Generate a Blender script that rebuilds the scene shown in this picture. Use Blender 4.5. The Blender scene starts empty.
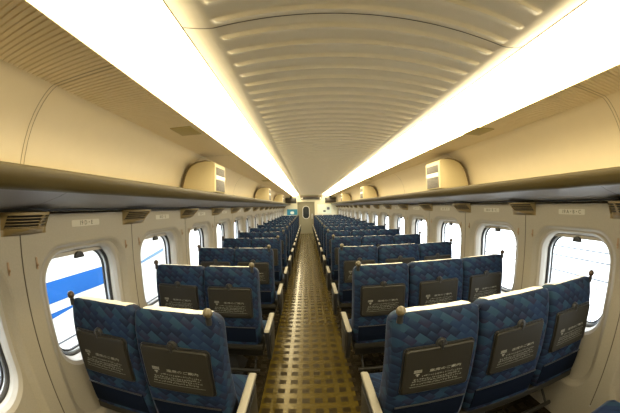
import bpy, bmesh, math, random
from mathutils import Vector, Matrix
random.seed(7)
PI = math.pi
SC = bpy.context.scene
COL = SC.collection
CX = 0.244                      # centre line of the car; the aisle (x = 0) lies beside it
WL, WR = -1.326, 1.814          # inner faces of the side walls
Y0, Y1 = -3.0, 16.5             # cabin ends
PITCH = 1.04                    # seat and window pitch
SEAM = 0.837                    # first wall joint

# ------------------------------------------------------------------ materials
def nt(name):
    m = bpy.data.materials.new(name); m.use_nodes = True
    t = m.node_tree; b = t.nodes['Principled BSDF']
    return m, t, b
def node(t, typ, **kw):
    n = t.nodes.new(typ)
    for k, v in kw.items():
        if k.startswith('i_'):
            n.inputs[k[2:].replace('_', ' ')].default_value = v
        else: setattr(n, k, v)
    return n
def mathn(t, op, a, b=None, c=None):
    n = t.nodes.new('ShaderNodeMath'); n.operation = op
    for i, v in enumerate((a, b, c)):
        if v is None: continue
        if isinstance(v, (int, float)): n.inputs[i].default_value = v
        else: t.links.new(v, n.inputs[i])
    return n.outputs[0]
def mix(t, fac, a, b):
    n = t.nodes.new('ShaderNodeMix'); n.data_type = 'RGBA'
    if isinstance(fac, (int, float)): n.inputs[0].default_value = fac
    else: t.links.new(fac, n.inputs[0])
    for i, v in ((6, a), (7, b)):
        if isinstance(v, tuple): n.inputs[i].default_value = (*v, 1) if len(v) == 3 else v
        else: t.links.new(v, n.inputs[i])
    return n.outputs[2]
def mat(name, col, rough=0.6, metal=0.0, noise=0.06, scale=60, spec=0.5, bump=0.0, coat=0.0):
    m, t, b = nt(name)
    tc = node(t, 'ShaderNodeTexCoord'); nz = node(t, 'ShaderNodeTexNoise')
    nz.inputs['Scale'].default_value = scale; nz.inputs['Detail'].default_value = 3
    t.links.new(tc.outputs['Object'], nz.inputs['Vector'])
    d = tuple(c * (1 - noise * 2) for c in col); u = tuple(min(1, c * (1 + noise)) for c in col)
    t.links.new(mix(t, nz.outputs['Fac'], d, u), b.inputs['Base Color'])
    b.inputs['Roughness'].default_value = rough; b.inputs['Metallic'].default_value = metal
    b.inputs['Specular IOR Level'].default_value = spec
    b.inputs['Coat Weight'].default_value = coat
    if bump:
        bp = node(t, 'ShaderNodeBump'); bp.inputs['Strength'].default_value = bump; bp.inputs['Distance'].default_value = .002
        t.links.new(nz.outputs['Fac'], bp.inputs['Height']); t.links.new(bp.outputs[0], b.inputs['Normal'])
    return m
def emit(name, col, s):
    m, t, b = nt(name)
    b.inputs['Base Color'].default_value = (.8, .8, .8, 1)
    b.inputs['Emission Color'].default_value = (*col, 1); b.inputs['Emission Strength'].default_value = s
    return m
def fabric():
    m, t, b = nt('blue_patterned_fabric')
    tc = node(t, 'ShaderNodeTexCoord'); s = node(t, 'ShaderNodeSeparateXYZ')
    t.links.new(tc.outputs['Object'], s.inputs[0])
    u = mathn(t, 'ADD', s.outputs[0], mathn(t, 'MULTIPLY', s.outputs[1], .8))
    v = s.outputs[2]
    a = mathn(t, 'MULTIPLY', mathn(t, 'ADD', u, mathn(t, 'MULTIPLY', v, 1.25)), 17.0)
    c = mathn(t, 'MULTIPLY', mathn(t, 'SUBTRACT', u, mathn(t, 'MULTIPLY', v, 1.25)), 12.0)
    ia = mathn(t, 'FLOOR', a)
    c2 = mathn(t, 'ADD', c, mathn(t, 'MULTIPLY', ia, .37))
    ic = mathn(t, 'FLOOR', c2)
    fa = mathn(t, 'FRACT', a); fc = mathn(t, 'FRACT', c2)
    cv = node(t, 'ShaderNodeCombineXYZ'); t.links.new(ia, cv.inputs[0]); t.links.new(ic, cv.inputs[1])
    wn = node(t, 'ShaderNodeTexWhiteNoise', noise_dimensions='2D'); t.links.new(cv.outputs[0], wn.inputs['Vector'])
    r = node(t, 'ShaderNodeValToRGB'); r.color_ramp.interpolation = 'CONSTANT'
    e = r.color_ramp.elements
    cols = [(.0018, .005, .020), (.003, .009, .032), (.004, .014, .046), (.006, .024, .054), (.009, .009, .028), (.011, .034, .062), (.0024, .006, .023)]
    e[0].position = 0; e[0].color = (*cols[0], 1); e[1].position = .24; e[1].color = (*cols[1], 1)
    for p, cc in zip((.45, .6, .74, .84, .93), cols[2:]):
        q = e.new(p); q.color = (*cc, 1)
    t.links.new(wn.outputs['Value'], r.inputs[0])
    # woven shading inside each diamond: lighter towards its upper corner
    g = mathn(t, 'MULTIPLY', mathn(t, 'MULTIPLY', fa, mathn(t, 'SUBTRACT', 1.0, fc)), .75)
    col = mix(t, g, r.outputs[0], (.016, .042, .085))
    nz = node(t, 'ShaderNodeTexNoise'); nz.inputs['Scale'].default_value = 900
    t.links.new(tc.outputs['Object'], nz.inputs['Vector'])
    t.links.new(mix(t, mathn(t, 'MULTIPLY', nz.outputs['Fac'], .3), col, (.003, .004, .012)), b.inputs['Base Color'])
    b.inputs['Roughness'].default_value = .85
    b.inputs['Specular IOR Level'].default_value = .2; b.inputs['Sheen Weight'].default_value = .13; b.inputs['Sheen Roughness'].default_value = .25; b.inputs['Sheen Tint'].default_value = (.75, .8, 1, 1)
    return m
def floormat():
    m, t, b = nt('golden_floor_covering')
    tc = node(t, 'ShaderNodeTexCoord'); s = node(t, 'ShaderNodeSeparateXYZ')
    t.links.new(tc.outputs['Object'], s.inputs[0])
    fx = mathn(t, 'ABSOLUTE', mathn(t, 'SUBTRACT', mathn(t, 'FRACT', mathn(t, 'DIVIDE', mathn(t, 'ADD', s.outputs[0], 20.02), .106)), .5))
    fy = mathn(t, 'ABSOLUTE', mathn(t, 'SUBTRACT', mathn(t, 'FRACT', mathn(t, 'DIVIDE', mathn(t, 'ADD', s.outputs[1], 20.0), .145)), .5))
    q = mathn(t, 'MULTIPLY', mathn(t, 'LESS_THAN', fx, .30), mathn(t, 'LESS_THAN', fy, .25))
    nz = node(t, 'ShaderNodeTexNoise'); nz.inputs['Scale'].default_value = 45; nz.inputs['Detail'].default_value = 5
    t.links.new(tc.outputs['Object'], nz.inputs['Vector'])
    base = mix(t, nz.outputs['Fac'], (.052, .036, .0055), (.082, .058, .010))
    sq = mix(t, nz.outputs['Fac'], (.012, .008, .003), (.022, .014, .005))
    aisle = mix(t, mathn(t, 'MULTIPLY', q, .9), base, sq)
    # floor colour turns plain dark under the benches
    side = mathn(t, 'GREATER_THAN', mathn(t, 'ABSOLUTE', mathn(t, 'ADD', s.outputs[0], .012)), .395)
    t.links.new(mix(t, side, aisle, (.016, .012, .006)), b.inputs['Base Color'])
    b.inputs['Roughness'].default_value = .24
    b.inputs['Specular IOR Level'].default_value = .34; b.inputs['Specular Tint'].default_value = (1, .84, .45, 1)
    t.links.new(mathn(t, 'ADD', mathn(t, 'MULTIPLY', q, .22), .22), b.inputs['Roughness'])
    t.links.new(mathn(t, 'SUBTRACT', .36, mathn(t, 'MULTIPLY', q, .22)), b.inputs['Specular IOR Level'])
    return m
def grillemat():
    m, t, b = nt('grey_speckled_grille')
    tc = node(t, 'ShaderNodeTexCoord'); v = node(t, 'ShaderNodeTexVoronoi'); v.inputs['Scale'].default_value = 90
    t.links.new(tc.outputs['Object'], v.inputs['Vector'])
    t.links.new(mix(t, v.outputs['Distance'], (.02, .018, .016), (.17, .15, .125)), b.inputs['Base Color'])
    b.inputs['Roughness'].default_value = .6
    return m
def glassmat():
    m, t, b = nt('window_glass')
    tr = node(t, 'ShaderNodeBsdfTransparent'); tr.inputs[0].default_value = (.93, .96, .98, 1)
    gl = node(t, 'ShaderNodeBsdfGlossy'); gl.inputs['Roughness'].default_value = .02
    lw = node(t, 'ShaderNodeLayerWeight'); lw.inputs[0].default_value = .5
    fz = mathn(t, 'ADD', mathn(t, 'MULTIPLY', mathn(t, 'POWER', lw.outputs[1], 5.0), .35), .03)
    mx = node(t, 'ShaderNodeMixShader')
    t.links.new(fz, mx.inputs[0]); t.links.new(tr.outputs[0], mx.inputs[1]); t.links.new(gl.outputs[0], mx.inputs[2])
    t.links.new(mx.outputs[0], t.nodes['Material Output'].inputs[0]); t.nodes.remove(b)
    return m
M = dict(
    wall=mat('mottled_beige_wall', (.29, .262, .208), .55, noise=.07, scale=110, bump=.1),
    reveal=mat('grey_beige_reveal', (.33, .305, .26), .45, noise=.02),
    seam=mat('dark_joint', (.06, .045, .03), .7),
    joint=mat('brown_joint', (.20, .14, .07), .6),
    upper=mat('cream_panel', (.76, .645, .42), .5, noise=.02, scale=12),
    ceil=mat('beige_ceiling_panel', (.70, .625, .465), .45, noise=.03, scale=20),
    under=mat('grey_rack_underside', (.235, .222, .220), .5, noise=.03),
    lip=mat('olive_gold_rail', (.062, .045, .012), .42, noise=.03),
    floor=floormat(), fabric=fabric(), grille=grillemat(), glass=glassmat(),
    tray=mat('charcoal_plastic', (.015, .0135, .0095), .5, noise=.05, scale=200, spec=.3),
    dark=mat('black_plastic', (.012, .012, .012), .45),
    print=mat('pale_print', (.20, .195, .165), .6),
    pocket=mat('black_net', (.004, .007, .016), .9, spec=.05, noise=.3, scale=400),
    cloth=mat('white_cotton', (.72, .69, .62), .85, noise=.02, scale=300),
    cream=mat('cream_armrest', (.24, .22, .17), .5, noise=.02),
    ball=mat('tan_knob', (.10, .082, .046), .4, noise=.1, scale=90),
    brownball=mat('brown_knob', (.05, .028, .014), .35),
    vent=mat('golden_beige_plastic', (.20, .145, .06), .45, noise=.03),
    box=mat('pale_yellow_housing', (.60, .50, .28), .5, noise=.02),
    white=mat('white_label', (.82, .80, .74), .5, noise=.01),
    metal=mat('brushed_metal', (.55, .55, .54), .3, metal=.9),
    hook=mat('brown_hook', (.28, .18, .10), .4),
    door=mat('olive_grey_door', (.19, .17, .105), .4, noise=.04, scale=20),
    endw=mat('cream_end_wall', (.62, .58, .42), .5, noise=.02),
    doorglass=mat('dark_door_glass', (.01, .015, .02), .15),
    ink=mat('dark_lettering', (.05, .045, .04), .6),
    plate=mat('pale_number_plate', (.42, .39, .32), .5, noise=.02),
    trainw=mat('white_train_paint', (.85, .86, .87), .35, noise=.01),
    trainb=mat('blue_train_stripe', (.001, .11, .46), .7, noise=.03),
    greyline=mat('grey_seam_line', (.12, .13, .16), .6),
    fence=mat('pale_grey_steel', (.10, .11, .13), .5),
    conc=mat('pale_concrete', (.70, .70, .70), .8, noise=.05),
    teal=mat('teal_map_sheet', (.012, .17, .24), .5), mapw=mat('pale_green_sheet', (.66, .72, .60), .5),
    led=mat('dark_display', (.02, .016, .012), .3), trainp=mat('pale_blue_stripe', (.16, .30, .50), .6), hatch=mat('dark_gold_hatch', (.42, .33, .12), .5), brown=mat('dark_brown_housing', (.13, .10, .06), .5),
    diff=emit('strip_light_diffuser', (1.0, .85, .535), 15.5),
)

# ------------------------------------------------------------------ geometry helpers
class MB:
    """collects faces and links them as one mesh object"""
    def __init__(s): s.v = []; s.f = []; s.m = []; s.mats = []
    def mi(s, m):
        if m not in s.mats: s.mats.append(m)
        return s.mats.index(m)
    def add(s, vs, fs, m):
        k = len(s.v); s.v += [tuple(p) for p in vs]; i = s.mi(m)
        for f in fs: s.f.append([k + q for q in f]); s.m.append(i)
    def box(s, x0, x1, y0, y1, z0, z1, m):
        vs = [(x, y, z) for x in (x0, x1) for y in (y0, y1) for z in (z0, z1)]
        s.add(vs, [(0, 1, 3, 2), (4, 6, 7, 5), (0, 4, 5, 1), (2, 3, 7, 6), (0, 2, 6, 4), (1, 5, 7, 3)], m)
    def loft(s, rings, m, closed=True, caps=True):
        n = len(rings[0]); vs = [p for r in rings for p in r]; fs = []
        for i in range(len(rings) - 1):
            for j in range(n if closed else n - 1):
                k = (j + 1) % n
                fs.append((i * n + j, i * n + k, (i + 1) * n + k, (i + 1) * n + j))
        if caps and closed: fs += [tuple(range(n))[::-1], tuple(range((len(rings) - 1) * n, len(rings) * n))]
        s.add(vs, fs, m)
    def cyl(s, a, b, r0, m, r1=None, n=14):
        a, b = Vector(a), Vector(b); d = (b - a).normalized(); r1 = r0 if r1 is None else r1
        u = d.orthogonal().normalized(); w = d.cross(u)
        s.loft([[c + (u * math.cos(t) + w * math.sin(t)) * r for t in [2 * PI * i / n for i in range(n)]] for c, r in ((a, r0), (b, r1))], m)
    def ball(s, c, r, m, n=14, sz=1.0):
        c = Vector(c); rings = []
        for i in range(1, n // 2 + 1):
            a = PI * i / (n // 2 + 1)
            rings.append([c + Vector((r * math.sin(a) * math.cos(t), r * math.sin(a) * math.sin(t), -r * sz * math.cos(a))) for t in [2 * PI * j / n for j in range(n)]])
        s.loft(rings, m)
    def build(s, name, parent=None, smooth=True, loc=None, bevel=0, angle=35):
        me = bpy.data.meshes.new(name); me.from_pydata(s.v, [], s.f)
        for x in s.mats: me.materials.append(x)
        me.polygons.foreach_set('material_index', s.m)
        bm = bmesh.new(); bm.from_mesh(me); bmesh.ops.recalc_face_normals(bm, faces=bm.faces)
        if bevel:
            es = [e for e in bm.edges if len(e.link_faces) == 2 and e.calc_face_angle(0) > .7]
            bmesh.ops.bevel(bm, geom=es, offset=bevel, segments=3, affect='EDGES', profile=.5, clamp_overlap=True)
        bm.to_mesh(me); bm.free()
        if smooth:
            me.polygons.foreach_set('use_smooth', [True] * len(me.polygons)); me.set_sharp_from_angle(angle=math.radians(angle))
        o = bpy.data.objects.new(name, me); COL.objects.link(o)
        if parent is not None: o.parent = parent
        if loc: o.location = loc
        return o
def tag(o, label=None, cat=None, group=None, kind=None):
    for k, v in (('label', label), ('category', cat), ('group', group), ('kind', kind)):
        if v: o[k] = v
    return o
def empty(name, loc, label=None, cat=None, group=None, kind=None):
    o = bpy.data.objects.new(name, None); COL.objects.link(o); o.location = loc
    o.empty_display_size = .1
    return tag(o, label, cat, group, kind)
def kids(o): return [c for c in bpy.data.objects if c.parent == o]
def copy_tree(o, parent=None, ch=None):
    c = o.copy(); COL.objects.link(c); c.parent = parent
    for k in ch[o]: copy_tree(k, c, ch)
    return c
def childmap(o, d=None):
    d = {} if d is None else d
    d[o] = list(o.children)
    for k in d[o]: childmap(k, d)
    return d
def rrect(cu, cv, w, h, r, k=8):
    """rounded rectangle as 4*(k+1) points (u, v), counter-clockwise from the lower right corner"""
    pts = []
    for qx, qy, a0 in ((1, -1, -PI / 2), (1, 1, 0), (-1, 1, PI / 2), (-1, -1, PI)):
        ox, oy = cu + qx * (w / 2 - r), cv + qy * (h / 2 - r)
        for i in range(k + 1):
            a = a0 + PI / 2 * i / k
            pts.append((ox + r * math.cos(a), oy + r * math.sin(a)))
    return pts
def textmesh(body, size, m):
    cu = bpy.data.curves.new('lettering', 'FONT'); cu.body = body; cu.size = size; cu.align_x = 'CENTER'; cu.align_y = 'CENTER'
    cu.extrude = .0004; cu.resolution_u = 2
    o = bpy.data.objects.new('lettering', cu); COL.objects.link(o)
    dg = bpy.context.evaluated_depsgraph_get()
    me = bpy.data.meshes.new_from_object(o.evaluated_get(dg))
    vs = [tuple(v.co) for v in me.vertices]; fs = [tuple(p.vertices) for p in me.polygons]
    bpy.data.objects.remove(o); bpy.data.curves.remove(cu); bpy.data.meshes.remove(me)
    return vs, fs
ORD = ['first', 'second', 'third', 'fourth', 'fifth', 'sixth', 'seventh', 'eighth', 'ninth', 'tenth', 'eleventh', 'twelfth', 'thirteenth',
       'fourteenth', 'fifteenth', 'sixteenth', 'seventeenth', 'eighteenth']

# ------------------------------------------------------------------ side walls with window openings
KS = list(range(-1, 15))
WZ = 1.04                                   # window centre height
def side_wall(name, X, sgn, label):
    """sgn = outward direction in x (-1 two-seat side, +1 three-seat side)"""
    b = MB(); g = .0035
    def P(y, z, d): return (X + sgn * d, y, z)
    for k in KS:
        ya = SEAM + PITCH * k; yb = ya + PITCH; yc = (ya + yb) / 2
        rings = [([(u, v) for u, v in rrect(yc, .93, PITCH - 2 * g, 1.34, .0006)], 0),
                 (rrect(yc, .862, .86, 1.13, .21), 0),
                 (rrect(yc, .862, .835, 1.105, .20), .005),
                 (rrect(yc, .868, .77, 1.06, .18), .028),
                 (rrect(yc, 1.035, .735, .705, .19), .032),
                 (rrect(yc, WZ, .695, .67, .175), .045),
                 (rrect(yc, WZ, .672, .648, .165), .075),
                 (rrect(yc, WZ, .662, .638, .16), .115)]
        n = len(rings[0][0]); vs = [P(u, v, d) for r, d in rings for u, v in r]
        for i in range(len(rings) - 1):
            f = [(i * n + j, i * n + (j + 1) % n, (i + 1) * n + (j + 1) % n, (i + 1) * n + j) for j in range(n)]
            if i == 0: b.add(vs, f, M['wall'])
            else: b.add(vs, f, M['wall'] if i < 4 else M['reveal'])
        b.add([P(ya - g, .26, 0), P(ya - g, .26, .004), P(ya + g, .26, .004), P(ya + g, .26, 0),
               P(ya - g, 1.6, 0), P(ya - g, 1.6, .004), P(ya + g, 1.6, .004), P(ya + g, 1.6, 0)],
              [(0, 1, 5, 4), (1, 2, 6, 5), (2, 3, 7, 6)], M['seam'])
    e0 = SEAM + PITCH * KS[0] - g; e1 = SEAM + PITCH * (KS[-1] + 1) - g
    for a, c in ((Y0, e0), (e1, Y1 + .02)):
        b.add([P(a, 0, 0), P(c, 0, 0), P(c, 1.6, 0), P(a, 1.6, 0)], [(0, 1, 2, 3)], M['wall'])
    b.add([P(e0, 0, 0), P(e1, 0, 0), P(e1, .2602, 0), P(e0, .2602, 0)], [(0, 1, 2, 3)], M['wall'])
    o = b.build(name, angle=50); 
    bpy.context.view_layer.update()
    tag(o, label, 'wall', kind='structure')
    return o
side_wall('wall_left', WL, -1, 'mottled beige side wall of the car along the two-seat benches')
side_wall('wall_right', WR, 1, 'mottled beige side wall of the car along the three-seat benches')

def ring_loft(b, X, sgn, specs, m):
    rings = [[(X + sgn * d, u, v) for u, v in r] for r, d in specs]
    b.loft(rings, m, caps=False)
def make_window(X, sgn):
    """gaskets, pane and blind handle around y = 0"""
    root = empty('window_1', (X, 0, WZ)); z = 0
    b = MB()
    ring_loft(b, 0, sgn, [(rrect(0, 0, .68, .656, .16), .106), (rrect(0, 0, .650, .626, .155), .108), (rrect(0, 0, .636, .612, .15), .116), (rrect(0, 0, .636, .612, .15), .128)], M['dark'])
    b.build('gasket', root)
    b = MB()
    ring_loft(b, 0, sgn, [(rrect(0, 0, .640, .616, .15), .124), (rrect(0, 0, .622, .598, .145), .126), (rrect(0, 0, .622, .598, .145), .146)], M['metal'])
    b.build('window_frame', root)
    b = MB()
    ring_loft(b, 0, sgn, [(rrect(0, 0, .628, .604, .145), .142), (rrect(0, 0, .606, .582, .14), .144), (rrect(0, 0, .606, .582, .14), .16)], M['dark'])
    b.build('outer_gasket', root)
    b = MB(); r = rrect(0, 0, .612, .588, .142)
    b.add([(sgn * .150, u, v) for u, v in r], [tuple(range(len(r)))], M['glass'])
    b.build('glass_pane', root, smooth=False)
    b = MB()                                   # rolled-up blind's lower rail and its half-round grip
    b.loft([[(sgn * x, y, zz) for x, zz in ((.098, .292), (.112, .292), (.112, .318), (.098, .318))] for y in (-.26, .26)], M['reveal'])
    b.build('blind_rail', root, bevel=.003)
    b = MB()
    prof = [(.045 * math.cos(a), .27 + .040 * math.sin(a)) for a in [PI * i / 12 for i in range(13)]]
    b.loft([[(sgn * x, y, zz) for y, zz in prof] for x in (.078, .10)], M['dark'])
    b.build('blind_handle', root, bevel=.003)
    return root
wn = 0
for X, sgn, side in ((WL, -1, 'two-seat'), (WR, 1, 'three-seat')):
    proto = make_window(X, sgn); cm = childmap(proto)
    for i, k in enumerate(KS):
        o = proto if i == 0 else copy_tree(proto, None, cm)
        wn += 1; o.name = 'window_%d' % wn
        o.location = (X, SEAM + PITCH * (k + .5), WZ)
        tag(o, 'rounded train window with pulled-up blind on the %s side, %s from the camera' % (side, ORD[i]), 'window', 'windows along the %s side' % side, 'structure')

# ------------------------------------------------------------------ floor, end walls, roof
b = MB(); b.box(-1.6, 2.1, Y0 - .1, Y1 + .2, -.06, 0, M['floor'])
tag(b.build('floor', smooth=False), 'glossy golden brown aisle floor with rows of small dark squares', 'floor', kind='structure')
b = MB(); b.box(-1.6, 2.1, Y0 - .1, Y1 + .2, 2.42, 2.46, M['upper'])
for x0, x1 in ((-1.6, -1.58), (2.08, 2.10)): b.box(x0, x1, Y0 - .1, Y1 + .2, 1.6, 2.42, M['upper'])
for x0, x1 in ((-1.6, WL), (WR, 2.1)): b.box(x0, x1, Y0 - .1, Y1 + .2, 1.585, 1.598, M['upper']) if x0 < 0 else b.box(x0, x1, Y0 - .1, Y1 + .2, 1.585, 1.598, M['upper'])
tag(b.build('roof', smooth=False), 'outer roof shell of the carriage above the ceiling panels', 'roof', kind='structure')
DX0, DX1, DZ = -.474, .417, 1.80
b = MB()
b.box(-1.6, DX0, Y1, Y1 + .1, 0, 2.42, M['endw']); b.box(DX1, 2.1, Y1, Y1 + .1, 0, 2.42, M['endw']); b.box(DX0, DX1, Y1, Y1 + .1, DZ, 2.42, M['endw'])
tag(b.build('wall_far', smooth=False), 'cream end wall around the sliding door', 'wall', kind='structure')
b = MB(); b.box(-1.6, 2.1, Y0 - .1, Y0, 0, 2.42, M['endw'])
tag(b.build('wall_back', smooth=False), 'cream end wall behind the camera', 'wall', kind='structure')
d = empty('door_1', (-.03, Y1 + .05, 0), 'olive grey sliding door with a tall rounded dark window', 'door', None, 'structure')
b = MB(); b.box(-.46, .46, -.015, .04, 0, DZ, M['door']); b.build('door_panel', d, smooth=False)
b = MB()
for r, y0, y1, m in ((rrect(0, 1.23, .42, .76, .20), -.022, -.012, M['metal']), (rrect(0, 1.23, .35, .69, .17), -.026, -.014, M['doorglass'])):
    b.loft([[(u, y, v) for u, v in r] for y in (y0, y1)], m)
b.build('door_window', d)
b = MB(); b.box(.33, .36, -.05, -.015, .85, 1.15, M['metal']); b.build('door_handle', d, bevel=.006)
b = MB()
for x0, x1, z0, z1 in ((DX0 - .05, DX0, 0, DZ + .05), (DX1, DX1 + .05, 0, DZ + .05), (DX0 - .05, DX1 + .05, DZ, DZ + .05)):
    b.box(x0, x1, Y1 - .02, Y1 + .1, z0, z1, M['door'])
tag(b.build('trim_1', smooth=False, bevel=.005), 'olive grey surround of the end door', 'door frame', kind='structure')

# ------------------------------------------------------------------ ceiling
def zc(x):
    """shallow arch whose margins turn up towards the light strips"""
    d = abs(x - CX)
    if d < .56: return 2.276 - .040 * (d / .56) ** 2
    t = (d - .56) / .13
    return 2.236 + .028 * t * t * (1.6 - .6 * t)
RIB = PITCH / 9
def rib_depth(y, x):
    """grooves pressed across the panel, ending in a rounded dimple short of the light strip"""
    f = ((y - SEAM) / RIB) % 1.0
    hw = .552; dx = abs(x - CX)
    if dx > hw: return 0
    r = min(1.0, math.sqrt(max(0, (hw - dx) / .03)))
    # steep flank towards the camera, long slope behind it
    if .50 <= f < .62: q = (f - .50) / .12; return -.016 * (3 * q * q - 2 * q ** 3) * r
    if .62 <= f: q = 1 - (f - .62) / .38; return -.016 * q * q * (1.5 - .5 * q) * r
    return 0
b = MB()
xs = [CX - .69, CX - .67, CX - .645, CX - .62, CX - .59, CX - .565, CX - .552, CX - .546, CX - .538, CX - .527, CX - .512, CX - .49] + [CX - .49 + i * .1225 for i in range(1, 8)] + \
     [CX + .49, CX + .512, CX + .527, CX + .538, CX + .546, CX + .552, CX + .565, CX + .59, CX + .62, CX + .645, CX + .67, CX + .69]
fr = [0.0, .2, .4, .5, .525, .55, .575, .6, .62, .65, .7, .76, .82, .88, .94]
ys = []
n0 = int((Y0 - SEAM) / RIB); n1 = int((Y1 - SEAM) / RIB)
for n in range(n0, n1 + 1):
    ys += [SEAM + (n + f) * RIB for f in fr]
ys = [y for y in ys if Y0 <= y <= Y1] + [Y1]
vs = [(x, y, zc(x) + rib_depth(y, x)) for y in ys for x in xs]; nx = len(xs)
fs = [(j * nx + i, j * nx + i + 1, (j + 1) * nx + i + 1, (j + 1) * nx + i) for j in range(len(ys) - 1) for i in range(nx - 1)]
b.add(vs, fs, M['ceil'])
ceil = b.build('ceiling', angle=60)
tag(ceil, 'arched beige ceiling panel pressed with cross ribs', 'ceiling', kind='structure')
# narrow dark joints between panels, let into the ceiling
b = MB()
for y in (SEAM, SEAM + 4 * PITCH, SEAM + 8 * PITCH, SEAM + 12 * PITCH):
    vs = [(x, y + dy, zc(x) - .0012) for x in xs for dy in (-.0022, .0022)]
    b.add(vs, [(2 * i, 2 * i + 1, 2 * i + 3, 2 * i + 2) for i in range(nx - 1)], M['seam'])
tag(b.build('trim_2', smooth=False), 'thin dark joints across the ceiling panels', 'joint', kind='structure')

def mx(x, side): return x if side < 0 else 2 * CX - x
# side ceilings: flat ribbed band, then the curve down behind the rack
PROF = [(-1.115, 2.155), (-1.135, 2.148), (-1.165, 2.128), (-1.20, 2.095), (-1.235, 2.05), (-1.265, 1.995), (-1.288, 1.93), (-1.303, 1.86), (-1.314, 1.78), (-1.322, 1.70), (-1.326, 1.597)]
for side, nm, sd in ((-1, 'left', 'two-seat'), (1, 'right', 'three-seat')):
    xin = -.735 if side < 0 else 1.285
    xb = mx(-1.115, side)
    b = MB(); FP = PITCH / 36; ys = []; n = int((Y0 - SEAM) / FP); 
    while SEAM + n * FP < Y1:
        ys += [(SEAM + (n + f) * FP, d) for f, d in ((0, 0), (.45, 0), (.62, .007), (.72, .007), (.80, 0))]; n += 1
    ys = [q for q in ys if q[0] >= Y0] + [(Y1, 0)]
    us = [xin, xin + (xb - xin) * .05, xb + (xin - xb) * .04, xb]; dd = [0, 1, 1, 0]
    vs = [(x, y, 2.157 + dpt * e) for y, dpt in ys for x, e in zip(us, dd)]
    b.add(vs, [(j * 4 + i, j * 4 + i + 1, (j + 1) * 4 + i + 1, (j + 1) * 4 + i) for j in range(len(ys) - 1) for i in range(3)], M['upper'])
    # return edge up to the light strip
    b.add([(xin, Y0, 2.157), (xin, Y1, 2.157), (xin + side * .0, Y1, 2.19), (xin, Y0, 2.19)], [(0, 1, 2, 3)], M['upper'])
    tag(b.build('ceiling_' + nm, angle=25), 'finely grooved cream side ceiling above the rack on the %s side' % sd, 'ceiling', kind='structure')
    b = MB()
    pr = [(mx(x, side), z) for x, z in [(-1.113, 2.157)] + PROF]
    vs = [(x, y, z) for y in (Y0, Y1) for x, z in pr]; n = len(pr)
    b.add(vs, [(i, i + 1, n + i + 1, n + i) for i in range(n - 1)], M['upper'])
    tag(b.build('wall_upper_' + nm), 'smooth cream curved wall behind the luggage rack on the %s side' % sd, 'wall', kind='structure')
    # double joint lines that run over wall and side ceiling
    b = MB()
    for k in range(0, 8):
        for dy in (-.011, .011):
            y = SEAM + 2 * PITCH * k + dy
            path = [(xin, 2.1555)] + [(x + (-side) * .0015, z - .001) for x, z in pr]
            vs = [(x, y + e, z) for x, z in path for e in (-.0016, .0016)]
            b.add(vs, [(2 * i, 2 * i + 1, 2 * i + 3, 2 * i + 2) for i in range(len(path) - 1)], M['joint'])
    tag(b.build('trim_%d' % (3 if side < 0 else 4), smooth=False), 'paired thin joints on the curved wall of the %s side' % sd, 'joint', kind='structure')
    # dark hatches set in the ribbed band
    for k in range(3):
        y = 1.88 + 4 * PITCH * k
        b = MB(); b.box(*sorted((mx(-.775, side), mx(-.935, side))), y - .11, y + .11, 2.150, 2.157, M['hatch'])
        tag(b.build('ceiling_hatch', bevel=.002), 'dull gold rectangular hatch in the %s side ceiling, %s from the camera' % (sd, ORD[k]), 'hatch', 'ceiling hatches')

# ------------------------------------------------------------------ light strips
for side, sd in ((-1, 'two-seat'), (1, 'three-seat')):
    xa, za = mx(CX - .693, side), 2.262
    xb_, zb = (-.737 if side < 0 else 1.287), 2.163
    root = empty('ceiling_light', ((xa + xb_) / 2, (Y0 + Y1) / 2, 2.2), 'continuous glowing ceiling light strip running the cabin length on the %s side' % sd, 'light', 'light strips')
    cx_, cy_, cz_ = root.location
    b = MB()
    n = 8; top = []; 
    for i in range(n + 1):
        t = i / n; x = xa + (xb_ - xa) * t; z = za + (zb - za) * t - .018 * math.sin(PI * t)
        top.append((x - cx_, z - cz_))
    L = (Y1 - Y0) / 2 - .12
    rev = [(x, z + .012) for x, z in top][::-1]
    b.loft([[(x, y, z) for x, z in top + rev] for y in (-L - .1, L)], M['diff'])
    b.build('diffuser', root)
    b = MB()
    b.loft([[(x - cx_, y, z - cz_) for x, z in ((xa - .001 * side, 2.262), (xa + .004 * side, 2.261), (xa + .004 * side, 2.275), (xa - .001 * side, 2.275))] for y in (-L - .1, L)], M['joint'])
    b.build('edge_trim', root, smooth=False)

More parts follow.
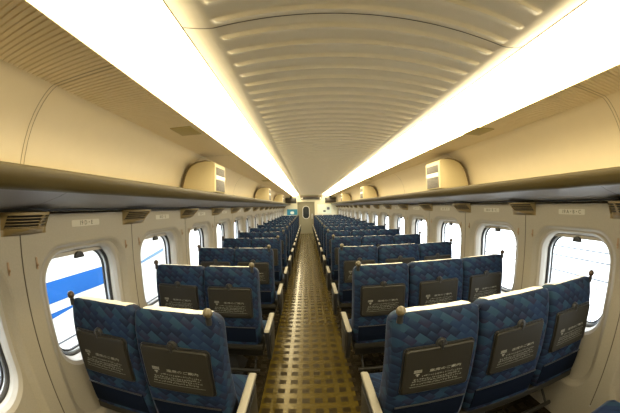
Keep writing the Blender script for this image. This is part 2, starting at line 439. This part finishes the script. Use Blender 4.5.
# ------------------------------------------------------------------ luggage racks
for side, sd in ((-1, 'two-seat'), (1, 'three-seat')):
    root = empty('luggage_rack', (mx(-1.1, side), (Y0 + Y1) / 2, 1.64), 'long overhead luggage rack with grey underside above the %s side windows' % sd, 'luggage rack', 'luggage racks')
    cx_, cy_, cz_ = root.location; L = (Y1 - Y0) / 2
    def lo(pts, m, name, y0=-L, y1=L, bev=0):
        b = MB(); b.loft([[(mx(x, side) - cx_, y, z - cz_) for x, z in pts] for y in (y0, y1)], m); return b.build(name, root, bevel=bev)
    lo([(-.955, 1.678), (-1.02, 1.660), (-1.16, 1.634), (-1.318, 1.612), (-1.318, 1.640), (-1.16, 1.664), (-1.02, 1.69), (-.955, 1.705)], M['under'], 'shelf')
    lo([(-.917, 1.753), (-.907, 1.748), (-.905, 1.737), (-.911, 1.715), (-.922, 1.69), (-.934, 1.676), (-.947, 1.671), (-.962, 1.676), (-.962, 1.70), (-.945, 1.72), (-.930, 1.75)], M['lip'], 'front_rail')
    lo([(-1.312, 1.598), (-1.325, 1.598), (-1.325, 1.612), (-1.312, 1.612)], M['dark'], 'wall_gap')
    for k in range(0, 15, 2):
        y = SEAM + .03 + PITCH * k - cy_
        if -L < y < L:
            b = MB()
            path = [(-.955, 1.6765), (-1.02, 1.6585), (-1.16, 1.6325), (-1.312, 1.611)]
            vs = [(mx(x, side) - cx_, y + e, z - cz_) for x, z in path for e in (-.002, .002)]
            b.add(vs, [(2 * i, 2 * i + 1, 2 * i + 3, 2 * i + 2) for i in range(3)], M['seam'])
            b.build('shelf_joint', root, smooth=False)

# equipment boxes standing in the racks
for side, sd in ((-1, 'two-seat'), (1, 'three-seat')):
    out = [(-.905, 1.757), (-.905, 2.03), (-.911, 2.05), (-.93, 2.064), (-1.02, 2.072), (-1.10, 2.06), (-1.165, 2.03), (-1.205, 1.985), (-1.235, 1.92), (-1.262, 1.82), (-1.275, 1.665), (-1.15, 1.672), (-1.02, 1.697), (-.975, 1.708), (-.97, 1.757)]
    o2 = [(x - (.016 if i > 4 else 0), z + (.014 if 3 < i < 9 else 0)) for i, (x, z) in enumerate(out)]
    root = empty('rack_equipment_box', (mx(-.905, side), 0, 1.7), None, None)
    rx = root.location[0]
    b = MB(); b.loft([[(mx(x, side) - rx, y, z - 1.7) for x, z in out] for y in (0, .37)], M['box']); b.build('housing', root, bevel=.008)
    b = MB(); b.loft([[(mx(x, side) - rx, y, z - 1.7) for x, z in o2[3:12]] for y in (.012, .33)], M['joint']); b.build('wall_seal', root)
    def fp(z0, z1, m, name, y0=.035, y1=.335, t=.004):
        b = MB(); x0 = mx(-.905, side) - rx; b.box(*sorted((x0 + .004 * side, x0 - side * t)), y0, y1, z0 - 1.7, z1 - 1.7, m); return b.build(name, root, bevel=.001)
    fp(1.770, 1.885, M['grille'], 'lower_grille'); fp(1.932, 2.012, M['grille'], 'upper_grille'); fp(1.888, 1.929, M['white'], 'white_panel', t=.006)
    cm = childmap(root)
    for i in range(3):
        o = root if i == 0 else copy_tree(root, None, cm)
        o.location = (rx, 2.735 + 4 * PITCH * i, 1.7)
        tag(o, 'pale rounded box with grey grilles in the %s side rack, %s from the camera' % (sd, ORD[i]), 'equipment box', 'grilled boxes in the racks')

# ------------------------------------------------------------------ air vents below the racks
def make_vent(side):
    root = empty('air_vent', (mx(WL, side), 0, 1.6))
    s = side
    def dep(t):   # protrusion along the vent, nearly square near end, tapering far end
        return .135 * (1 - abs(2 * t - 1) ** 2.6) ** .7 + .006
    N = 20
    def slant(z): return max(0, -z - .018) * 1.0
    def ring(t, z, inset=0): return (-s * max(.002, dep(t) - inset - slant(z)), -.15 + .30 * t, z)
    b = MB()   # top plate
    top = [ring(i / N, -.004) for i in range(N + 1)] + [(0, .15, -.004), (0, -.15, -.004)]
    t2 = [(x, y, -.016) for x, y, z in top]
    b.loft([top, t2], M['vent']); b.build('top_plate', root, angle=50)
    b = MB()   # dark core behind the slats
    c1 = [ring(i / N, -.014, .012) for i in range(N + 1)] + [(0, .148, -.014), (0, -.148, -.014)]
    c2 = [ring(i / N, -.078, .012) for i in range(N + 1)] + [(0, .148, -.078), (0, -.148, -.078)]
    b.loft([c1, c2], M['dark']); b.build('dark_core', root)
    b = MB()   # slats and dividers
    for z in (-.028, -.042, -.056, -.070):
        a = [ring(i / N, z + .002, .002) for i in range(N + 1)] + [(0, .149, z + .002), (0, -.149, z + .002)]
        b.loft([a, [(x, y, z - .0015) for x, y, _ in a]], M['vent'])
    b.build('slats', root)
    for t0, t1 in ((.0, .05), (.62, .67), (.95, 1.0)):
        b = MB()
        b.loft([[ring(t0, z, .001), ring(t1, z, .001), ring(t1, z, .014), ring(t0, z, .014)] for z in (-.010, -.018, -.080)], M['vent']); b.build('divider', root)
    b = MB()   # bowl sloping back to the wall
    rings = []
    for f, z in ((1, -.074), (.99, -.081), (.80, -.091), (.5, -.100), (.04, -.108)):
        rings.append([(-s * max(.002, dep(i / N) - .058) * f, -.15 + .30 * i / N, z) for i in range(N + 1)] + [(0, .15, z), (0, -.15, z)])
    b.loft(rings, M['vent']); b.build('bowl', root, angle=50)
    return root
for side, sd in ((-1, 'two-seat'), (1, 'three-seat')):
    pv = make_vent(side); cm = childmap(pv); off = .03 if side < 0 else .02
    for i in range(0, 16):
        o = pv if i == 0 else copy_tree(pv, None, cm)
        o.location = (mx(WL, side), SEAM + off + PITCH * i, 1.6)
        tag(o, 'golden beige slatted air vent under the %s side rack, %s from the camera' % (sd, ORD[i]), 'air vent', 'air vents under the racks')

# ------------------------------------------------------------------ seat number plates and coat hooks
for side, sd, txt in ((-1, 'two-seat', '%d D\u30fbE'), (1, 'three-seat', '%d A\u30fbB\u30fbC')):
    for i, k in enumerate(KS[1:]):
        num = 20 - i - 1
        pl = ((mx(WL, side), SEAM + PITCH * (k + .5), 1.527), 'small pale seat number plate %d above a %s side window' % (num, sd), 'sign', 'seat number plates')
        s = side
        b = MB(); b.loft([[(x, u, v) for u, v in rrect(0, 0, .26, .038, .008, 3)] for x in (0, -s * .002)], M['plate'])
        vs, fs = textmesh(txt % num, .036, M['ink'])
        # letters read from inside the cabin
        b.add([(-s * (.0025 + z), (-x if s > 0 else x), y) for x, y, z in vs], fs, M['ink'])
        tag(b.build('seat_number_plate', smooth=False, loc=pl[0]), *pl[1:])
    hk = None
    for i, k in enumerate(KS):
        for j, dy in enumerate((-.425, .425)):
            y = SEAM + PITCH * (k + .5) + dy
            if hk is None:
                b = MB(); s = side
                b.loft([[(x, u, v) for u, v in rrect(0, 0, .012, .062, .005, 4)] for x in (0, -s * .006)], M['hook'])
                b.loft([[(-s * x, u, z) for x, z in ((.004, -.02), (.016, -.012), (.018, .0), (.013, .0), (.011, -.008), (.004, -.012))] for u in (-.004, .004)], M['hook'])
                o = hk = b.build('coat_hook', bevel=.001)
            else: o = hk.copy(); COL.objects.link(o)
            o.location = (mx(WL, side), y, 1.348)
            tag(o, 'slim brown coat hook on the %s edge of the %s window, %s side' % ('near' if j == 0 else 'far', ORD[i], sd), 'coat hook', 'coat hooks beside the windows')

# ------------------------------------------------------------------ seats
ZT = 1.128
BP = [(-.010, .46), (-.022, .60), (-.030, .76), (-.030, .92), (-.020, 1.02), (-.006, 1.085), (.010, 1.116), (.026, ZT), (.07, 1.1205), (.122, 1.109), (.152, 1.08), (.162, 1.02), (.158, .90), (.160, .75), (.185, .60), (.205, .46)]
def inset(prof, d):
    cy = sum(p[0] for p in prof) / len(prof); n = len(prof); out = []
    for i in range(n):
        a, p, c = Vector(prof[i - 1]), Vector(prof[i]), Vector(prof[(i + 1) % n])
        nrm = ((p - a).normalized() + (c - p).normalized()); nrm = Vector((nrm.y, -nrm.x))
        if nrm.length > 1e-6: nrm.normalize()
        out.append(tuple(p + nrm * d))
    return out
def backrest(w):
    b = MB(); R = .055; rings = []
    st = [0, .003, .009, .018, .033, .055]
    secs = [(-w / 2 + s, R * (1 - math.sqrt(1 - (1 - s / R) ** 2))) for s in st]
    secs = secs + [(-x, d) for x, d in secs[::-1]]
    for x, d in secs:
        rings.append([(x, y, z) for y, z in inset(BP, d * .8)])
    b.loft(rings, M['fabric']); return b
_title = textmesh('\u5ea7\u5e2d\u306e\u3054\u6848\u5185', .0165, None)
def tray():
    b = MB(); r = rrect(0, 0, .352, .246, .018, 4)
    b.loft([[(u, y, v) for u, v in rr] for rr, y in ((r, 0), (r, -.013), (rrect(0, 0, .342, .236, .015, 4), -.017))], M['tray'])
    yy = -.0176
    vs, fs = _title
    b.add([(x * 1.7 + .035, yy - z, y + .002) for x, y, z in vs], fs, M['print'])
    def q(x0, x1, z0, z1): b.box(x0, x1, yy - .0003, yy, z0, z1, M['print'])
    rnd = random.Random(3)
    # square mark with a bar below it at the head of the notice
    for z in (.014, .008, .002): q(-.128, -.088, z - .0022, z + .0015)
    q(-.118, -.098, -.012, -.006); q(-.112, -.104, -.020, -.012)
    for row, (z, x0, x1) in enumerate(((-.024, -.085, .13), (-.040, -.125, .12), (-.052, -.13, .13), (-.068, -.135, .10))):
        x = x0
        while x < x1:
            w = rnd.uniform(.004, .012); h = rnd.uniform(.003, .0075)
            zz = z + rnd.uniform(-.002, .002)
            q(x, x + w, zz, zz + .0018)
            q(x + w * .4, x + w * .4 + .0016, zz - h / 2, zz + h)
            if rnd.random() < .5: q(x, x + w, zz + h * .7, zz + h * .7 + .0014)
            x += w + rnd.uniform(.001, .006)
    for z, x0, x1 in ((-.082, -.14, .14),): q(x0, x1, z, z + .0016)
    return b
TRAYZ = .843
def add_back(root, xc, w, knob=None, cover=True):
    """one reclining backrest with its tray, latch, cover, net and corner knob; root's origin is on the knob line"""
    bk = backrest(w).build('backrest', root, loc=(xc, 0, 0), angle=70)
    t = tray().build('tray_table', bk, smooth=False, loc=(0, -.0305, TRAYZ)); t['label'] = 'charcoal folding tray with pale printed notice'
    # black ring standing in for the shade in the gap around the tray
    b = MB(); r0, r1 = rrect(0, TRAYZ, .368, .262, .022, 4), rrect(0, TRAYZ, .356, .250, .019, 4)
    b.loft([[(u, y, v) for u, v in rr] for rr, y in ((r0, -.02), (r0, -.034), (r1, -.034), (r1, -.02))], M['dark'], caps=False); b.build('tray_gap_shade', bk)
    b = MB(); zc_ = TRAYZ + .130
    b.cyl((0, -.018, zc_), (0, -.040, zc_), .030, M['dark'], .027, 20)
    b.cyl((0, -.040, zc_), (0, -.046, zc_), .015, M['tray'], .013, 16)
    b.box(-.005, .005, -.052, -.044, zc_ - .022, zc_ + .022, M['dark'])
    b.build('tray_latch', bk, bevel=.001)
    # net pocket
    b = MB()
    b.loft([[(x, y, z) for x in (-w / 2 + .035, w / 2 - .035)] + [(x, y + .012, z) for x in (w / 2 - .035, -w / 2 + .035)] for y, z in ((-.026, .625), (-.026, .58), (-.016, .485))], M['pocket'])
    b.build('net_pocket', bk, bevel=.003)
    b = MB(); b.cyl((-w / 2 + .035, -.030, .627), (w / 2 - .035, -.030, .627), .0045, M['dark'], n=8); b.build('pocket_hem', bk)
    if cover:
        b = MB(); hw = w / 2 - .052
        path = [(.034, 1.1265), (.042, 1.1275), (.07, 1.1235), (.123, 1.1122), (.157, 1.084), (.168, 1.02), (.164, .90), (.167, .80)]
        rnd = random.Random(int(xc * 1000))
        top = []; bot = []
        for i in range(9):
            x = -hw + 2 * hw * i / 8; wv = .004 * math.sin(i * 1.7 + xc * 9)
            top.append([(x, y + (wv if k < 1 else 0), z + .002 * math.sin(i * 2.3 + k)) for k, (y, z) in enumerate(path)])
        rings = [t_ + [(x, y - .0, z - .003) if k < 4 else (x, y - .003, z) for k, (x, y, z) in reversed(list(enumerate(t_)))] for t_ in top]
        b.loft(rings, M['cloth']); c = b.build('headrest_cover', bk, angle=60); c['label'] = 'white cotton headrest cover'
    if knob:
        kx, m = knob; kx -= xc
        b = MB(); b.cyl((kx, .012, 1.09), (kx, .008, 1.130), .016, M['dark'], .013); b.ball((kx, .006, 1.146), .0225, m, 18)
        g = b.build('grab_knob', bk, angle=60); g['label'] = 'round grab knob on the corner of the backrest'
    return bk
def cushion(root, xc, w):
    b = MB(); pr = [(.17, .33), (.17, .42), (.22, .445), (.45, .452), (.58, .445), (.62, .42), (.63, .37), (.60, .32)]
    R = .03; rings = []
    for s in (0, .008, .03): rings.append((-w / 2 + s, R * (1 - math.sqrt(max(0, 1 - (1 - s / R) ** 2)))))
    rings += [(-x, d) for x, d in rings[::-1]]
    b.loft([[(x, y, z) for y, z in inset(pr, d * .7)] for x, d in rings], M['fabric'])
    return b.build('seat_cushion', root, loc=(xc, 0, 0), angle=70)
def armrest(root, x0, x1, outer=0):
    xc = (x0 + x1) / 2; w = (x1 - x0)
    b = MB()
    if outer:
        b.loft([[(x, y, z) for y, z in ((-.05, .594), (-.03, .612), (.33, .622), (.365, .612), (.375, .598), (.33, .590), (-.03, .588))] for x in (-w / 2, w / 2)], M['cream'])
    else:
        b.loft([[(x, y, z) for y, z in ((.12, .570), (.13, .600), (.36, .605), (.40, .59), (.38, .565))] for x in (-w / 2, w / 2)], M['tray'])
    a = b.build('armrest', root, loc=(xc, 0, 0), bevel=.008)
    b = MB()
    if outer: pr = [(-.04, .589), (.34, .591), (.33, .50), (.30, .30), (.02, .30), (-.02, .45)]
    else: pr = [(.14, .568), (.30, .568), (.28, .40), (.17, .40)]
    b.loft([[(x, y, z) for y, z in pr] for x in (-w * .38, w * .38)], M['dark']); b.build('armrest_support', a, bevel=.006)
    if outer:
        b = MB(); sg = outer
        b.loft([[(sg * (w * .38 + x), y, z) for y, z in ((.0, .555), (.31, .555), (.30, .50), (.27, .36), (.05, .36), (.01, .47))] for x in (0, .006)], M['dark']); b.build('side_panel', a, bevel=.002)
    return a
def frame(root, x0, x1):
    b = MB(); b.loft([[(x, y, z) for y, z in ((-.005, .455), (-.005, .405), (.03, .385), (.20, .385), (.21, .455))] for x in (x0, x1)], M['tray']); b.build('rear_beam', root, bevel=.006)
    b = MB(); b.box(x0 + .03, x1 - .03, .14, .60, .26, .335, M['dark']); b.build('seat_frame', root, bevel=.01)
    xc = (x0 + x1) / 2
    b = MB(); b.loft([[(xc + sx * .19, .36 + sy * .15, 0) for sx, sy in ((-1, -1), (1, -1), (1, 1), (-1, 1))], [(xc + sx * .15, .36 + sy * .12, .06) for sx, sy in ((-1, -1), (1, -1), (1, 1), (-1, 1))],
                      [(xc + sx * .13, .36 + sy * .10, .262) for sx, sy in ((-1, -1), (1, -1), (1, 1), (-1, 1))]], M['dark']); b.build('pedestal', root, bevel=.006)
    b = MB(); b.cyl((x0 + .06, .06, .15), (x1 - .06, .06, .15), .018, M['tray']); b.cyl((x0 + .1, .06, .15), (x0 + .1, .2, .28), .01, M['tray']); b.cyl((x1 - .1, .06, .15), (x1 - .1, .2, .28), .01, M['tray'])
    b.build('foot_rail', root)
def two():
    r = empty('train_seat_bench', (0, 0, 0))
    add_back(r, -1.0775, .455, (-1.287, M['brownball'])); add_back(r, -.6225, .450, (-.437, M['ball']))
    cushion(r, -1.075, .42); cushion(r, -.62, .42)
    armrest(r, -1.318, -1.288); armrest(r, -.865, -.833); armrest(r, -.362, -.318, 1)
    frame(r, -1.29, -.385); return r
def three():
    r = empty('train_seat_bench', (0, 0, 0))
    add_back(r, .590, .455, (.392, M['ball'])); add_back(r, 1.081, .515); add_back(r, 1.571, .450, (1.775, M['brownball']))
    cushion(r, .60, .42); cushion(r, 1.081, .47); cushion(r, 1.56, .42)
    armrest(r, .298, .342, -1); armrest(r, .808, .838); armrest(r, 1.325, 1.355); armrest(r, 1.778, 1.806)
    frame(r, .37, 1.78); return r
for make, kind, dy in ((two, 'two-seat', .012), (three, 'three-seat', 0)):
    proto = make(); cm = childmap(proto)
    first = 0 if kind == 'two-seat' else -1       # the three-seat bench beside the camera shows in the corner
    for i in range(first, 14):
        o = proto if i == first else copy_tree(proto, None, cm)
        o.location = (0, 1.115 - .010 + dy + PITCH * i, 0)
        if i == -1: lab = 'blue patterned %s bench at the bottom corner, level with the camera' % kind
        else: lab = 'blue patterned %s train bench with charcoal trays, %s in front of the camera' % (kind, ORD[i])
        tag(o, lab, 'train seat', '%s benches facing the far door' % kind)

# ------------------------------------------------------------------ far end fittings
r = empty('information_display', (.28, Y1 - .06, 2.08), 'dark wide information display above the end door', 'display')
b = MB(); b.loft([[(x * w, y, z) for x, z in ((-.66, .12), (.66, .12), (.60, -.10), (-.60, -.10))] for y, w in ((.05, 1), (-.10, .97))], M['brown']); b.build('housing', r, bevel=.01)
b = MB(); b.box(-.46, .46, -.112, -.095, -.09, .03, M['led']); b.build('screen', r, bevel=.004)
for x in (-.53, .53):
    b = MB(); b.cyl((x, -.09, -.04), (x, -.115, -.04), .045, M['white'], .04); b.build('round_lamp', r)
for x0, x1, sd in ((-1.175, -.56, 'two-seat'), (1.05, 1.655, 'three-seat')):
    r = empty('overhead_monitor', ((x0 + x1) / 2, Y1 - .5, 1.9), 'black box hung under the ceiling at the %s side of the end wall' % sd, 'monitor', 'black boxes by the end wall')
    h = (x1 - x0) / 2
    b = MB(); b.box(-h, h, -.1, .15, -.138, .165, M['dark']); b.build('cabinet', r, bevel=.02)
    b = MB(); b.box(-h + .05, h - .05, -.108, -.095, -.12, .13, M['led']); b.build('screen', r, bevel=.004)
    b = MB(); b.box(-.05, .05, -.02, .1, .15, .30, M['dark']); b.build('bracket', r)
r = empty('wall_map', (-.83, Y1 - .01, 1.26), 'teal framed map sheet on the end wall', 'poster')
b = MB(); b.box(-.30, .30, -.012, .008, -.17, .17, M['teal']); b.build('sheet', r, bevel=.003)
b = MB(); b.add([(u, -.014, v) for u, v in rrect(0, -.04, .22, .16, .07, 6)], [tuple(range(28))], M['mapw']); b.build('pale_print', r, smooth=False)
r = empty('wall_notice', (1.04, Y1 - .01, 1.42), 'pale green notice board with a dark blot on the end wall', 'poster')
b = MB(); b.box(-.40, .40, -.012, .008, -.28, .26, M['mapw']); b.build('sheet', r, bevel=.003)
b = MB(); b.loft([[(u, y, v) for u, v in rrect(.0, -.13, .14, .10, .03, 4)] for y in (-.016, -.012)], M['ink']); b.build('dark_print', r)
b = MB(); b.loft([[(u, y, v) for u, v in rrect(.22, .02, .16, .16, .05, 4)] for y in (-.016, -.012)], M['fence']); b.build('grey_print', r)

# ------------------------------------------------------------------ outside the windows
r = empty('parked_train', (-2.9, 0, -.9), 'white train with blue stripes standing on the next track', 'train')
b = MB()
def hull(y, k):   # k tapers the nose
    return [(-.0 - 2.6 * (1 - k) * .4, y, .35), (0 - .25 * (1 - k), y, .9 + .0 * k), (.0 - .35 * (1 - k), y, .9 + 1.3 * k), (-.25 - .3 * (1 - k), y, .9 + 2.1 * k), (-.8 - .1 * (1 - k), y, .9 + 2.55 * k), (-3.0, y, .9 + 2.6 * k), (-3.3, y, .35)]
b.loft([hull(y, k) for y, k in ((-9, 1), (3.5, 1), (4.6, .97), (6.5, .86), (9, .6), (11, .35), (12, .15))], M['trainw']); b.build('body', r, angle=50)
b = MB(); b.add([(.006, -9, 1.46), (.006, -9, 1.71), (.006, 3.45, 1.46), (.006, 3.45, 1.71), (-.002, 3.9, 1.56), (-.002, 3.9, 1.71)], [(0, 2, 3, 1), (2, 4, 5, 3)], M['trainb']); b.build('blue_band', r, smooth=False)
b = MB(); b.add([(.004, -9, 1.17), (.004, 2.0, 1.27), (.004, 2.85, 1.345), (.004, -9, 1.348), (.004, 2.0, 1.348)], [(0, 1, 4, 3), (1, 2, 4)], M['trainb'])
b.build('blue_stripe', r, smooth=False); b = MB()
b.add([(.008, 4.0, 1.52), (.008, 4.0, 1.56), (.003, 5.2, 1.66), (.003, 5.2, 1.72)], [(0, 1, 3, 2)], M['trainp']); b.build('blue_stripe', r, smooth=False)
b = MB(); b.box(-.01, .006, -9, 3, .955, .975, M['greyline']); b.box(-.01, .006, -9, 3, .76, .775, M['greyline']); b.build('skirt_seams', r, smooth=False)
r = empty('platform_fence', (4.0, 0, -.2), 'pale steel platform fence with thin posts outside', 'fence')
b = MB()
for z in (.70, .945, 1.09): b.box(-.02, .02, -9, 22, z - .010, z + .010, M['fence'])
b.build('rail', r, smooth=False)
b = MB()
b.box(-.012, .012, -9, 14, .0, .015, M['fence'])
for i in range(60): b.box(-.012, .012, -8 + i * .21 * 1.7, -7.985 + i * .21 * 1.7, 0, .68, M['fence'])
r_ = b.build('post', r, smooth=False); r_['kind'] = 'stuff'
b = MB(); b.box(.2, 9, -12, 28, -1.0, -.9 + .2, M['conc']); b.build('platform_slab', r, smooth=False)
b = MB(); b.box(-60, 60, -60, 80, -1.3, -1.2, M['conc'])
tag(b.build('ground', smooth=False), 'pale concrete ground beside the tracks', 'ground', kind='structure')

# ------------------------------------------------------------------ world, camera, view
w = bpy.data.worlds.new('bright_overcast'); SC.world = w; w.use_nodes = True
bg = w.node_tree.nodes['Background']; bg.inputs[0].default_value = (.90, .96, 1.0, 1); bg.inputs[1].default_value = 10.0
cd = bpy.data.cameras.new('camera'); cam = bpy.data.objects.new('camera', cd); COL.objects.link(cam); SC.camera = cam
cd.type = 'PANO'; cd.panorama_type = 'FISHEYE_LENS_POLYNOMIAL'; cd.sensor_width = 36; cd.sensor_fit = 'HORIZONTAL'
cd.fisheye_fov = math.radians(190)
cd.fisheye_polynomial_k0 = 0; cd.fisheye_polynomial_k1 = -1 / (285.3 / 620 * 36)
cd.fisheye_polynomial_k2 = 0; cd.fisheye_polynomial_k3 = 0; cd.fisheye_polynomial_k4 = 0
cd.clip_start = .02; cd.clip_end = 300
yaw, pit, roll = .0124, -.0019, -.019
c, s = math.cos, math.sin
A = Matrix(((c(yaw), -s(yaw), 0), (s(yaw), c(yaw), 0), (0, 0, 1)))
Bm = Matrix(((1, 0, 0), (0, c(pit), s(pit)), (0, -s(pit), c(pit))))
Cm = Matrix(((c(roll), 0, s(roll)), (0, 1, 0), (-s(roll), 0, c(roll))))
R = Cm @ Bm @ A                       # rows: right, forward, up
right, fwd, up = R[0], R[1], R[2]
cam.matrix_world = Matrix(((right[0], up[0], -fwd[0], 0), (right[1], up[1], -fwd[1], 0), (right[2], up[2], -fwd[2], 1.6), (0, 0, 0, 1)))
vs_ = SC.view_settings; vs_.view_transform = 'Standard'; vs_.look = 'None'; vs_.exposure = 0; vs_.gamma = 1; vs_.use_curve_mapping = False
SC.cycles.use_denoising = True; SC.cycles.max_bounces = 8; SC.cycles.diffuse_bounces = 5; SC.cycles.transparent_max_bounces = 12
SC.cycles.sample_clamp_indirect = 10
